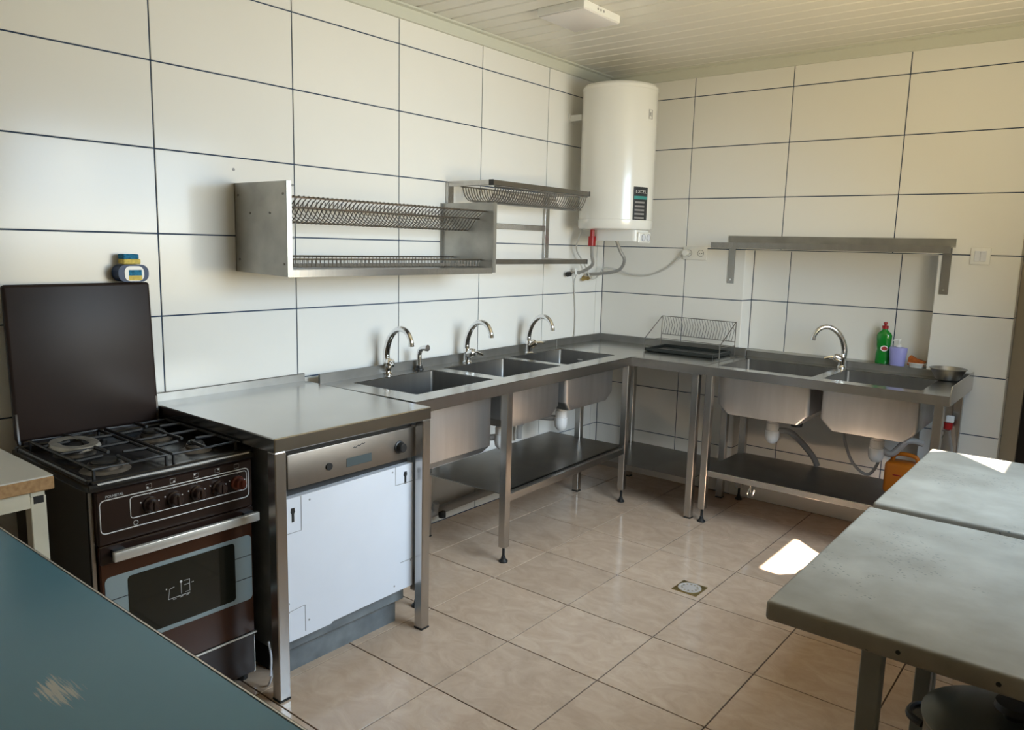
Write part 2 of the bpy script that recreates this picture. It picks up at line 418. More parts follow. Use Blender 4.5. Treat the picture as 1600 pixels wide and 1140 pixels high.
wall_front = struct(MB().box(-.15, XR+.15, YF-.15, YF, -.12, 2.75).build('wall_front', WT, smooth=False))
ceiling = struct(MB().box(-.15, XR+.15, YF-.15, .25, 2.628, 2.75).build('ceiling', CEILGAP, smooth=False))
pl = None; y = -.53+.1165*5
while y > YF:
    y0 = max(y-.1165, YF)
    if y0 < 0:
        y1 = min(y, 0)
        if pl is None or y1-y0 < .116:
            o = MB().box(0, XR, -(y1-y0)/2+.0042, (y1-y0)/2-.0042, -.018, 0, .006, 1).build('ceiling_plank', CEIL, ceiling)
            if y1-y0 > .116: pl = o
        else:
            o = copypart(pl, ceiling)
        o.location = (0, (y0+y1)/2, 2.622)
    y = y-.1165
struct(MB().prism([(0, 2.543), (.018, 2.543), (.022, 2.593), (.045, 2.595), (.045, 2.604), (0, 2.604)], 'y', YF, 0).build('trim_1', TRIM))
struct(MB().prism([(0, 2.540), (-.018, 2.540), (-.022, 2.590), (-.045, 2.592), (-.045, 2.604), (0, 2.604)], 'x', .02, XR).build('trim_2', TRIM))
struct(MB().box(-12, 20, -14, 12, -.3, -.13).build('ground', GRASS, smooth=False))

# ------------------------------------------------------------------ steel furniture helpers
def plate(bm, xs, ys, holes, z, t):
    """horizontal sheet with rectangular holes; xs, ys sorted breaks; holes = set of (i,j) cells left open"""
    o = bm.o; V = {}
    def v(i, j, zz):
        k = (i, j, zz)
        if k not in V: V[k] = bm.bm.verts.new(Vector((xs[i], ys[j], zz))-o)
        return V[k]
    cells = [(i, j) for i in range(len(xs)-1) for j in range(len(ys)-1) if (i, j) not in holes]
    for i, j in cells:
        bm.bm.faces.new((v(i, j, z), v(i+1, j, z), v(i+1, j+1, z), v(i, j+1, z)))
        bm.bm.faces.new((v(i, j, z-t), v(i, j+1, z-t), v(i+1, j+1, z-t), v(i+1, j, z-t)))
        for (di, dj), (a, b_) in (((-1, 0), ((i, j), (i, j+1))), ((1, 0), ((i+1, j+1), (i+1, j))), ((0, -1), ((i+1, j), (i, j))), ((0, 1), ((i, j+1), (i+1, j+1)))):
            if (i+di, j+dj) not in cells:
                bm.bm.faces.new((v(*a, z), v(*b_, z), v(*b_, z-t), v(*a, z-t)))
def basin(parent, x0, x1, y0, y1, z0, z1, ch, chx=0, name='basin', chy=(1, 1)):
    """open steel tub with chamfered lower edges; rim at z1, floor at z0"""
    b = bmesh.new(); t = .0015
    def ring(xa, xb, ya, yb, z, r=.02, k=3):
        out = []
        for cx, cy, t0 in ((xb-r, yb-r, 0), (xa+r, yb-r, PI/2), (xa+r, ya+r, PI), (xb-r, ya+r, 1.5*PI)):
            for i in range(k+1):
                a = t0+PI/2*i/k; out.append(b.verts.new((cx+r*math.cos(a), cy+r*math.sin(a), z)))
        return out
    R = [ring(x0, x1, y0, y1, z1), ring(x0, x1, y0, y1, z0+ch), ring(x0+chx, x1-chx, y0+ch*chy[0], y1-ch*chy[1], z0)]
    n = len(R[0])
    for A, B in zip(R, R[1:]):
        for i in range(n): b.faces.new((A[i], A[(i+1) % n], B[(i+1) % n], B[i]))
    b.faces.new(R[2])
    bmesh.ops.recalc_face_normals(b, faces=b.faces)
    bmesh.ops.solidify(b, geom=b.faces[:], thickness=t)
    b.normal_update()
    m = MB(); m.bm.free(); m.bm = b
    o = m.build(name, STEEL_BASIN_SHADE, parent)
    o.data.materials.append(STEEL_BASIN_LIT)
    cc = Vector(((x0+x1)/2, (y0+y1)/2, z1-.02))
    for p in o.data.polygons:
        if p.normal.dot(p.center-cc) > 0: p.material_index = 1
    d = MB().disc(((x0+x1)/2, (y0+y1)/2, z0+.002), 'z', .04, .003, 20).build('drain_plate', CHROME, o)
    return o
def leg(parent, x, y, z1, s=.04, foot=True, z0=.075):
    if foot:
        o = MB().box(x-s/2, x+s/2, y-s/2, y+s/2, z0, z1, .003).build('leg', STEEL, parent)
        MB().lathe([(0, 0), (.022, 0), (.022, .006), (.012, .016), (.009, .03), (.007, .032), (.007, z0+.003), (0, z0+.003)], (x, y, 0), 14).build('levelling_foot', BLACK, o)
    else:
        o = MB().box(x-s/2, x+s/2, y-s/2, y+s/2, .006, z1, .003).build('leg', STEEL, parent)
        MB().box(x-s/2, x+s/2, y-s/2, y+s/2, 0, .006).build('rubber_foot', BLACK, o)
    return o
def trap(parent, x, y, ztop, to, name='drain_trap'):
    o = MB().lathe([(0, 0), (.02, .002), (.034, .018), (.038, .04), (.038, .075), (.034, .077), (.034, .115), (.03, .117), (.03, .15), (.034, .152), (.034, .175), (0, .175)], (x, y, ztop-.175), 20).build(name, PIPE, parent)
    p = [(x+.02, y, ztop-.1)]+[Vector(q) for q in to]
    MB().tube(smoothpath(p, 5), .017, 10).build('waste_hose', PIPEG, o)
    return o

# ------------------------------------------------------------------ dishwasher table (against the left wall)
t = thing('worktop_table', (.4, -2.81, 0), 'stainless steel worktop table standing over the white dishwasher', 'table')
L = (.4, -2.81, 0)
b = MB(L); b.box(.012, .80, -3.146, -2.455, .845, .893, .0035).build('worktop', STEEL_TOP, t)
b = MB(L); b.box(.004, .018, -3.146, -2.455, .88, .925, .002).build('backsplash', STEEL_SPLASH, t)
for x, y in ((.778, -3.124), (.778, -2.478), (.028, -3.118), (.028, -2.478)):
    leg(t, x-L[0], y-L[1], .846, .042, foot=False)

# ------------------------------------------------------------------ dishwasher
L = (.4, -2.785, 0)
t = thing('dishwasher', L, 'built-in dishwasher with white door panel and steel controls under the worktop', 'dishwasher')
MB(L).box(.08, .70, -3.072, -2.50, .105, .815, .004).build('body', GREYBASE, t)
MB(L).box(.09, .715, -3.075, -2.495, .835, .842, .001).build('top_strip', STEEL, t)
MB(L).box(.66, .735, -3.072, -2.497, .815, .829).build('top_trim', BLACK, t)
cp = MB(L).box(.70, .745, -3.062, -2.480, .695, .815, .006, 2).build('control_panel', PANEL, t)
MB(L).lathe([(0, 0), (.024, 0), (.024, .004), (.019, .006), (.017, .024), (.014, .027), (0, .027)], (0, 0, 0), 24).build('knob', BLACK, cp)
kn = bpy.data.objects['knob']; kn.rotation_euler = (0, PI/2, 0)
kn.data.transform(Matrix.Translation(Vector(L))); kn.location = Vector((.745, -2.57, .748))-Vector(L)
MB(L).box(.7445, .7465, -2.82, -2.705, .722, .754, .001).build('display', LCD, cp)
MB(L).disc((.744, -2.896, .742), 'x', .013, .006, 16).build('button', BLACK, cp)
MB(L).tube([(.7452, -2.79+.006*k, .786+.003*math.sin(k*2.1)+.0012*k) for k in range(10)], .0014, 4).build('printed_mark', TXTD, cp)
MB(L).box(.690, .715, -3.05, -2.50, .662, .70).build('gap', BLACK, t)
dp = MB(L).prism([(-3.078, .163), (-2.89, .163), (-2.885, .170), (-2.495, .174), (-2.495, .672), (-3.078, .664)], 'x', .715, .742).build('door_panel', WHITE, t)
for y, z in ((-3.043, .61), (-2.535, .625)):
    MB(L).prism([(y-.005, z-.028), (y+.005, z-.028), (y+.005, z), (y+.009, z+.006), (y+.007, z+.02), (y-.007, z+.02), (y-.009, z+.006), (y-.005, z)], 'x', .7418, .7428).build('keyhole_slot', BLACK, dp)
for y, z in ((-2.975, .643), (-2.60, .655), (-2.985, .215), (-2.59, .20), (-2.505, .28), (-3.065, .27), (-3.065, .30)):
    MB(L).disc((.7415, y, z), 'x', .0035, .0015, 10).build('screw', LABELG, dp)
for p in ([(-3.078, .545), (-3.01, .545), (-3.01, .664)], [(-3.078, .27), (-3.0, .275), (-3.0, .18)], [(-2.585, .672), (-2.585, .60), (-2.495, .60)], [(-2.56, .285), (-2.495, .285)]):
    MB(L).tube([(.7422, y, z) for y, z in p], .0016, 4).build('pressed_groove', LABELG, dp)
MB(L).prism([(-3.03, .0), (-2.51, .0), (-2.51, .02), (-2.51, .085), (-2.525, .108), (-3.03, .118)], 'x', .60, .66).build('plinth', GREYBASE, t)
MB(L).box(.08, .60, -3.05, -2.52, .0, .106).build('base', RUBBER, t)
for p in ([(.70, -3.10, .16), (.71, -3.10, .10), (.70, -3.115, .03), (.68, -3.11, .004)], [(.68, -3.105, .16), (.70, -3.11, .11), (.705, -3.118, .05)]):
    MB(L).tube(smoothpath(p), .004, 6).build('cable', WHITE, t)

# ------------------------------------------------------------------ triple sink unit (slightly off the wall line)
TH = .035
SO = (.004, -.545, 0)
t = thing('triple_sink_unit', SO, 'long stainless steel sink bench with three basins along the left wall', 'sink', TH)
ZT = .883; FV = .592; UE = -1.88
bas = [(-1.765, -1.245), (-1.165, -.665), (-.605, -.085)]
xsn = [.0, .098, .486, FV]; ysn = [UE]+[q for p in bas for q in p]+[0]
b = MB(); plate(b, xsn, ysn, {(1, 1), (1, 3), (1, 5)}, ZT, .003)
top = b.build('sink_top', STEEL_TOP, t, smooth=False)
MB().box(FV-.003, FV, UE, 0, ZT-.052, ZT-.0005).box(0, FV, UE, UE+.003, ZT-.05, ZT-.001).build('apron', STEEL, t)
MB().box(0, .012, UE, -.003, ZT-.002, ZT+.042, .001).build('backsplash', STEEL_SPLASH, t)
for i, (a, c) in enumerate(bas):
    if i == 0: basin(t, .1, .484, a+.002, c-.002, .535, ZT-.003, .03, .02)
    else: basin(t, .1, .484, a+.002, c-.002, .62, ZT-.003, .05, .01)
for u in (-1.84, -1.24, -.075):
    leg(t, .565, u, ZT-.05)
for u in (-1.84, -1.24, -.075):
    leg(t, .25 if u > -.5 else .06, u, ZT-.05, foot=False)
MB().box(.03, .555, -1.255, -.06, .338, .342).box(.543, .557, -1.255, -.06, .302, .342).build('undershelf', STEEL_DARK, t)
MB().box(.5575, .5835, -1.22, -.096, .302, .338, .002).build('shelf_rail', STEEL, t)
trap(t, .29, -.915, .62, [(.22, -.95, .50), (.12, -1.0, .50), (.04, -1.05, .44), (.02, -1.05, .37)])
trap(t, .29, -1.6, .535, [(.22, -1.62, .42), (.1, -1.66, .43), (.03, -1.7, .40)])
trap(t, .29, -.345, .62, [(.22, -.36, .51), (.12, -.38, .5), (.04, -.40, .45), (.03, -.4, .36)])

# ------------------------------------------------------------------ corner table
L = (.53, -.27, 0)
t = thing('corner_table', L, 'plain stainless steel corner table with undershelf carrying the wire rack', 'table')
MB(L).box(.012, 1.045, -.535, -.012, ZT-.004, ZT-.0005).build('worktop', STEEL_TOP, t)
MB(L).box(.60, 1.045, -.6, -.535, ZT-.004, ZT-.0005).box(.597, 1.045, -.603, -.60, ZT-.052, ZT-.0005).build('front_edge', STEEL, t)
MB(L).box(.002, 1.045, -.014, -.002, ZT-.002, ZT+.044, .001).box(.002, .014, -.535, -.014, ZT-.002, ZT+.044, .001).build('backsplash', STEEL_SPLASH, t)
for x, y in ((1.0, -.575), (.98, -.10), (.33, -.10)): leg(t, x-L[0], y-L[1], ZT-.01, .04, foot=False)
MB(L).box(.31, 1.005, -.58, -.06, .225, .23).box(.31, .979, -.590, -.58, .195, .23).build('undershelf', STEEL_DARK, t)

# ------------------------------------------------------------------ double sink unit in front of the niche
L = (1.65, -.3, 0)
t = thing('double_sink_unit', L, 'stainless steel sink bench with two basins along the back wall', 'sink')
X0, X1 = 1.052, 2.242
b = MB(L); plate(b, [X0, 1.10, 1.605, 1.658, 2.11, X1], [-.62, -.532, -.118, -.002], {(1, 1), (3, 1)}, ZT, .003)
b.build('sink_top', STEEL_TOP, t, smooth=False)
MB(L).box(X0, X1, -.623, -.62, ZT-.045, ZT+.001).build('apron', STEEL, t)
MB(L).prism([(-.623, ZT-.045), (-.002, ZT-.045), (-.002, ZT+.045), (-.60, ZT+.045), (-.623, ZT+.005)], 'x', X1, X1+.004).build('side_splash', STEEL, t)
MB(L).box(X0, X1, -.012, -.002, ZT-.002, ZT+.034, .001).build('backsplash', STEEL_SPLASH, t)
MB(L).box(NX0+.003, NX1-.003, -.004, ND-.003, ZT+.026, ZT+.03).build('rear_ledge', STEEL_OLD, t)
for a, c in ((1.102, 1.603), (1.66, 2.108)):
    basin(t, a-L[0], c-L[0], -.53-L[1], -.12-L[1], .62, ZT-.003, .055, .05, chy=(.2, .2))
for x in (1.085, 2.20):
    leg(t, x-L[0], -.585-L[1], ZT-.04); leg(t, x-L[0], -.06-L[1], ZT-.04)
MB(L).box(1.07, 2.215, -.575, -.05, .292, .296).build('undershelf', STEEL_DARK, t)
MB(L).box(1.105, 2.18, -.592, -.578, .268, .300, .002).build('shelf_rail', STEEL, t)
trap(t, 1.345-L[0], -.3-L[1], .622, [(1.42-L[0], -.2-L[1], .5), (1.50-L[0], -.08-L[1], .37), (1.53-L[0], -.05-L[1], .30)])
trap(t, 1.89-L[0], -.3-L[1], .622, [(1.96-L[0], -.28-L[1], .5), (2.02-L[0], -.25-L[1], .57), (2.08-L[0], -.2-L[1], .56)])
MB(L).tube(smoothpath([(1.70, -.25, .62), (1.715, -.22, .5), (1.76, -.2, .39), (1.83, -.18, .34), (1.87, -.16, .40), (1.88, -.14, .5)]), .008, 8).build('supply_hose', PIPEG, t)
MB(L).lathe([(0, 0), (.03, .0), (.034, .015), (.034, .05), (.022, .055), (.02, .07), (0, .07)], (1.475, -.3, .565), 10).build('overflow_cap', BLACK, t)
hk = MB(L).tube(smoothpath([(1.34, -.55, .268), (1.34, -.55, .24), (1.35, -.55, .2), (1.36, -.55, .235)]), .004, 6).tube(smoothpath([(1.34, -.55, .25), (1.325, -.55, .21), (1.33, -.55, .19)]), .004, 6).build('hook', CHROME, t)

# ------------------------------------------------------------------ taps
def tap(loc, ang, label, lever):
    t = thing('mixer_tap', loc, label, 'tap', ang)
    body = MB().lathe([(0, 0), (.024, 0), (.025, .004), (.020, .012), (.021, .05), (.023, .062), (.018, .075), (.0, .078)], (0, 0, 0), 20).build('tap_body', CHROME, t)
    pts = smoothpath([(-.004, 0, .05), (-.008, 0, .09), (.002, 0, .138), (.028, 0, .186), (.068, 0, .217), (.108, 0, .222), (.142, 0, .203), (.160, 0, .172), (.163, 0, .160)], 3)
    n = len(pts)-1
    rad = [.0165-.0045*i/n for i in range(n+1)]
    sp = MB().tube(pts, .012, 14, radii=rad).build('spout', CHROME, t)
    e = pts[-1]; MB().cyl(e+Vector((0, 0, .004)), e+Vector((.001, 0, -.014)), .0135, n=14).build('aerator', CHROME, sp)
    lv = MB().lathe([(0, -.004), (.021, -.004), (.024, .01), (.022, .034), (.014, .043), (0, .045)], (0, 0, 0), 16)
    lv.tube([(0, 0, .03), (.014, 0, .056), (.034, 0, .080)], .006, 8, radii=[.010, .009, .006])
    o = lv.build('lever', CHROME, t); o.location = (.008, 0, .045)
    o.rotation_euler = lever
    return t
def upos(v, u): return (SO[0]+v*math.cos(TH)-u*math.sin(TH), SO[1]+v*math.sin(TH)+u*math.cos(TH), ZT)
tap((.075, -2.022, ZT), 0, 'chrome gooseneck tap behind the first basin beside the side sprayer', (0, 1.1, -.5))
tap((.092, -1.468, ZT), 0, 'chrome gooseneck tap behind the middle basin of the triple sink', (0, 1.15, .25))
tap((.100, -.935, ZT), 0, 'chrome gooseneck tap behind the third basin nearest the room corner', (0, .95, .7))
tap((1.615, -.055, ZT), math.radians(212), 'chrome gooseneck tap on the double sink below the wall shelf', (0, 1.15, -.1))
t = thing('side_sprayer', (.092, -1.825, ZT), 'short chrome pull-out sprayer beside the first gooseneck tap', 'sprayer')
MB().lathe([(0, 0), (.024, 0), (.022, .006), (.016, .010), (.015, .02), (0, .02)], (0, 0, 0), 18).build('base_ring', BLACK, t)
MB().tube(smoothpath([(0, 0, .018), (-.002, 0, .05), (-.002, 0, .08), (.012, 0, .105), (.045, 0, .112)]), .013, 12).build('sprayer_head', CHROME, t)
MB().cyl((.045, 0, .112), (.058, 0, .113), .016, n=14).build('spray_face', CHROME, t)

# ------------------------------------------------------------------ gas stove
L = (.34, -3.38, 0)
t = thing('gas_stove', L, 'dark brown four burner gas stove with its lid raised against the wall', 'stove')
MB(L).box(.055, .605, -3.625, -3.115, .03, .795, .004).build('body', SIDE, t)
MB(L).box(.604, .6095, -3.622, -3.612, .03, .79).build('side_trim', STEEL, t)
MB(L).box(.604, .6095, -3.119, -3.113, .03, .79).build('side_trim', STEEL, t)
for x, y in ((.10, -3.60), (.57, -3.60), (.10, -3.14), (.57, -3.14)): MB(L).cyl((x, y, 0), (x, y, .032), .018, n=12).build('foot', BLACK, t)
ck = MB(L).box(.07, .635, -3.63, -3.11, .795, .818, .006, 2)
ck.box(.10, .125, -3.63, -3.11, .815, .835, .004); ck.box(.125, .622, -3.63, -3.612, .815, .832, .004); ck.box(.125, .622, -3.128, -3.11, .815, .832, .004); ck.box(.606, .63, -3.62, -3.12, .815, .826, .003)
ck.build('cooktop', COOKTOP, t)
MB(L).box(.628, .6355, -3.605, -3.13, .815, .8185).build('front_edge_strip', LINE, t)
for i, (x, y, r) in enumerate(((.50, -3.525, .05), (.265, -3.515, .042), (.25, -3.255, .042), (.49, -3.235, .030))):
    bu = MB(L).lathe([(0, 0), (r+.02, 0), (r+.012, .006), (r, .008), (r, .016), (r*.93, .018), (r*.93, .022), (0, .022)], (x, y, .818), 28).build('burner', BURNER_D, t)
    MB(L).lathe([(0, .0), (r*.82, .0), (r*.84, .004), (r*.7, .009), (0, .010)], (x, y, .8405), 28).build('burner_cap', IRON, bu)
MB(L).lathe([(.045, .012), (.06, 0), (.088, .006), (.080, .016), (.06, .018), (.045, .014)], (.275, -3.52, .843), 30, 1.15, .8).build('flame_spreader', BURNER, t)
for cy in (-3.495, -3.262):
    g = MB(L)
    z = .852
    y0, y1, xa, xb = cy-.105, cy+.105, .145, .60
    g.tube([(xa, y0, z), (xb, y0, z), (xb, y1, z), (xa, y1, z)], .005, 6, closed=True)
    for cx in (.25, .485):
        for dx, dy in ((1, 0), (-1, 0), (0, 1), (0, -1)):
            g.tube([(cx+dx*.03, cy+dy*.03, z+.004), (cx+dx*.1165, cy+dy*.105, z+.001)], .0055, 6)
    g.tube([(.3675, y0, z), (.3675, y1, z)], .005, 6)
    for x in (xa, xb):
        for y in (y0, y1): g.tube([(x, y, z), (x, y, .822)], .005, 6)
    g.build('pan_support', IRON, t)
# raised lid
ld = MB(L).box(0, .026, -.235, .235, 0, .505, .011, 3).build('lid', LID, t)
ld.data.transform(Matrix.Translation(Vector(L)))
ld.location = Vector((.062, -3.384, .838))-Vector(L); ld.rotation_euler = (0, -.055, 0)
MB(L).box(.062, .10, -3.605, -3.158, .808, .842, .003).build('lid_hinge', ENAMEL, t)
for y in (-3.612, -3.156): MB(L).tube([(.095, y, .82), (.085, y, .845), (.078, y, .93)], .006, 6).build('hinge_arm', ENAMEL, t)
# control panel
pn = MB(L).box(.60, .628, -3.610, -3.118, .632, .792, .004).build('control_panel', ENAMEL, t)
def ringline(y0, y1, z0, z1, r, gaps=None):
    pts = []
    for cy, cz, t0 in ((y1-r, z1-r, 0), (y0+r, z1-r, PI/2), (y0+r, z0+r, PI), (y1-r, z0+r, 1.5*PI)):
        for i in range(5):
            a = t0+PI/2*i/4; pts.append((.6286, cy+r*math.cos(a), cz+r*math.sin(a)))
    return pts
MB(L).tube(ringline(-3.602, -3.132, .667, .765, .014), .0017, 5, closed=True).build('outline', LINE, pn)
MB(L).tube(ringline(-3.517, -3.139, .694, .757, .009), .0014, 5, closed=True).build('outline', LINE, pn)
MB(L).box(.6282, .6292, -3.565, -3.52, .662, .672).build('outline_break', ENAMEL, pn)
for i, y in enumerate((-3.458, -3.385, -3.311, -3.239, -3.172)):
    k = MB().lathe([(0, 0), (.024, 0), (.023, .006), (.019, .010), (.017, .026), (.014, .029), (0, .029)], (0, 0, 0), 24)
    k.box(-.016, .016, -.004, .004, .026, .034, .002)
    o = k.build('knob', KNOB_RED if i == 4 else KNOB, pn)
    o.rotation_euler = (0, PI/2, 0); o.location = Vector((.628, y, .722))-Vector(L)
    if i == 4: o['label'] = 'red-brown knob'
    for dy, dz in ((-.028, .012), (.026, .006), (0, .0335)):
        MB(L).disc((.6278, y+dy, .722+dz), 'x', .0022, .0012, 8).build('dial_mark', LINE, pn)
    ic = MB(L)
    ic.tube([(.6284, y-.010, .772), (.6284, y+.006, .772), (.6284, y+.006, .785), (.6284, y-.010, .785)], .0007, 4, closed=True)
    if i < 4: ic.disc((.628, y-.006+(i % 2)*.008, .775+(i//2)*.007), 'x', .003, .001, 8)
    ic.build('burner_symbol', LINE, pn)
MB(L).tube([(.6284, -3.503+.007*math.cos(a*PI/4), .678+.007*math.sin(a*PI/4)) for a in range(8)], .0009, 4, closed=True).build('lamp_symbol', LINE, pn)
text('lettering', 'POLMETAL', .0105, TXT, pn, Vector((.6283, -3.559, .7738))-Vector(L))
# oven door
dr = MB(L).box(.60, .622, -3.608, -3.118, .186, .628, .004).build('oven_door', ENAMEL_RED, t)
MB(L).box(.6215, .628, -3.608, -3.118, .575, .630, .002).build('door_top_rail', ENAMEL, dr)
hd = MB(L).box(.652, .668, -3.585, -3.118, .590, .619, .003, 2).build('door_handle', ALU, dr)
for y in (-3.56, -3.14): MB(L).box(.625, .653, y-.018, y+.018, .592, .617, .002).build('handle_mount', BLACK, dr)
fr = MB(L).rrect('x', .6215, .6232, -3.597, -3.125, .306, .533, .016).build('window_surround', PALE, dr)
MB(L).rrect('x', .623, .6245, -3.533, -3.187, .321, .520, .012).build('oven_glass', GLASSD, dr)
for y0, y1 in ((-3.597, -3.533), (-3.187, -3.125)):
    for z in (.384, .462): MB(L).box(.6225, .6236, y0, y1, z-.0013, z+.0013).build('divider_line', BLACK, dr)
ic = MB(L)
for seg in ([(-3.415, .405), (-3.41, .437), (-3.395, .44)], [(-3.415, .405), (-3.345, .405)], [(-3.373, .447), (-3.373, .41)], [(-3.36, .412), (-3.345, .412), (-3.345, .45), (-3.362, .45)], [(-3.362, .436), (-3.347, .436)], [(-3.40, .40), (-3.39, .40)], [(-3.378, .40), (-3.368, .402)], [(-3.358, .40), (-3.348, .402)], [(-3.34, .437), (-3.332, .437)]):
    ic.tube([(.6248, y, z) for y, z in seg], .0009, 4)
ic.disc((.6243, -3.373, .45), 'x', .004, .001, 10); ic.disc((.6243, -3.42, .44), 'x', .0022, .001, 8)
ic.build('oven_diagram', LINE, dr)
MB(L).box(.62, .6265, -3.60, -3.113, .1795, .1855, .001).build('chrome_strip', ALU, t)
MB(L).box(.60, .618, -3.608, -3.118, .035, .178, .004).build('drawer', ENAMEL, t)

# tin and sponge standing on the lid
b = MB((.033, -3.205, 1.343)); o = b.rrect('x', .006, .058, -3.257, -3.150, 1.3445, 1.405, .026, 6).build('tin', TINB)
tag(o, 'small dark blue oval tin with a picture label on the stove lid', 'tin')
MB(b.o).rrect('x', .058, .0595, -3.236, -3.168, 1.3475, 1.400, .02, 6).build('silver_rim', TINW, o)
MB(b.o).box(.0593, .0600, -3.222, -3.176, 1.350, 1.387).build('label_sky', SCOUR, o)
MB(b.o).box(.0598, .0606, -3.222, -3.176, 1.350, 1.367).build('label_sand', YEL, o)
b = MB((.033, -3.205, 1.406)); o = b.box(.012, .055, -3.236, -3.175, 1.4065, 1.4245, .003).build('sponge', YEL)
tag(o, 'yellow kitchen sponge with blue scouring side lying on the small tin', 'sponge')
MB(b.o).box(.010, .053, -3.235, -3.180, 1.4245, 1.442, .003).build('scouring_pad', SCOUR, o)

# ------------------------------------------------------------------ cream side table and teal table
L = (.3, -3.85, 0)
t = thing('side_table', L, 'cream topped table with worn wooden edge left of the stove', 'table')
MB(L).box(.03, .565, -4.45, -3.692, .848, .852).build('laminate_top', CREAM_TOP, t)
MB(L).box(.03, .568, -4.45, -3.690, .812, .848, .003).build('tabletop', WOODEDGE, t)
for x, y in ((.53, -3.727), (.07, -3.727), (.53, -4.41), (.07, -4.41)):
    o = MB(L).box(x-.02, x+.02, y-.02, y+.02, .0, .795, .002).build('leg', CREAM, t)
    MB(L).box(x-.014, x+.0205, y-.012, y+.014, .775, .795).build('tube_mouth', BLACK, o)
for x in (.05, .51): MB(L).box(x, x+.04, -4.39, -3.747, .765, .808).build('side_rail', CREAM, t)
MB(L).box(.05, .55, -3.745, -3.71, .796, .811).build('top_rail', CREAM, t)
L = (1.3, -4.1, 0)
t = thing('teal_table', L, 'teal laminate table with a scratched top in the near left corner', 'table')
MB(L).box(.62, 2.12, -4.62, -3.866, .755, .779, .002).build('tabletop', TEAL, t)
MB(L).box(.618, 2.122, -3.8655, -3.8625, .757, .7795).build('edge_band', ALU, t)
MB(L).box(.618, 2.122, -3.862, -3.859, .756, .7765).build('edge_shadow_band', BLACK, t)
for x, y in ((.72, -3.95), (2.02, -3.95), (.72, -4.55), (2.02, -4.55)): MB(L).box(x-.02, x+.02, y-.02, y+.02, 0, .754).build('leg', ZINC_LEG, t)

# ------------------------------------------------------------------ zinc tables on the right
def zinc_table(y0, y1, label, legs):
    x0, x1 = 2.308, 3.0; L = ((x0+x1)/2, (y0+y1)/2, 0)
    t = thing('zinc_table', L, label, 'table', 0)
    MB(L).box(x0, x1, y0, y1, .757, .80, .009, 3).build('tabletop', ZINC, t)
    for x, y in legs: MB(L).box(x-.019, x+.019, y-.019, y+.019, 0, .757, .002).build('leg', ZINC_LEG, t)
    MB(L).box(x0+.08, x1-.08, y1-.16, y1-.13, .72, .756).box(x0+.08, x1-.08, y0+.15, y0+.18, .72, .756).build('crossbar', ZINC_LEG, t)
    return t, L
t, L = zinc_table(-3.008, -2.218, 'grey zinc topped table with pitted surface in the near right corner', ((2.512, -2.97), (2.502, -2.28), (2.95, -2.97), (2.95, -2.28)))
for x in (2.56, 2.72): MB(L).disc((x, -3.0083, .778), 'y', .0045, -.001, 10).build('rivet', BLACK, t)
MB(L).box(2.44, 2.97, -2.96, -2.27, .165, .18, .002).build('undershelf', ZINC_LEG, t)
zinc_table(-2.172, -1.345, 'grey zinc topped table behind the pitted one with sunlight on its far edge', ((2.49, -2.12), (2.49, -1.40), (2.95, -2.12), (2.95, -1.40)))

# pot
c = (2.722, -2.475, .181)
t = thing('cooking_pot', c, 'large grey cooking pot with black lid knob under the pitted zinc table', 'pot')
MB().lathe([(0, 0), (.20, 0), (.21, .01), (.21, .22), (.216, .222), (.216, .228), (0, .228)], (0, 0, 0), 40).build('pot_body', POT, t)
li = MB().lathe([(.218, .229), (.220, .236), (.20, .245), (.12, .262), (0, .27)], (0, 0, 0), 40).build('pot_lid', POT, t)
MB().lathe([(0, 0), (.024, 0), (.026, .012), (.05, .022), (.047, .037), (0, .041)], (0, 0, .268), 20).build('lid_knob', BLACK, li)
for s in (-1, 1):
    MB().tube(smoothpath([(s*.208, -.05, .17), (s*.25, -.04, .175), (s*.262, 0, .178), (s*.25, .04, .175), (s*.208, .05, .17)]), .010, 8).build('pot_handle', BLACK, t)
t.rotation_euler.z = -.25; t.scale = (.86, .86, 1)

# ------------------------------------------------------------------ floor drain
b = MB((1.425, -1.43, 0)); o = b.box(1.365, 1.485, -1.49, -1.37, .0003, .003, .001).build('floor_drain', BRASS)
tag(o, 'square steel floor drain grate set in the beige floor tiles', 'drain')
MB(b.o).lathe([(.040, 0), (.052, 0), (.052, .002), (.040, .002), (.040, 0)], (1.425, -1.43, .0031), 28).build('drain_ring', DRAIN, o)
MB(b.o).lathe([(0, 0), (.030, 0), (.030, .002), (0, .002)], (1.425, -1.43, .0031), 20).build('drain_centre', DRAIN, o)
for k in range(12):
    a = k*PI/6; MB(b.o).box(-.0045, .0045, .028, .042, .0031, .0052).build('drain_spoke', DRAIN, o)
    s = bpy.data.objects[-1] if False else COL.objects[-1]
    s.data.transform(Matrix.Translation(b.o)); s.rotation_euler.z = a
    s.location = (0, 0, 0)

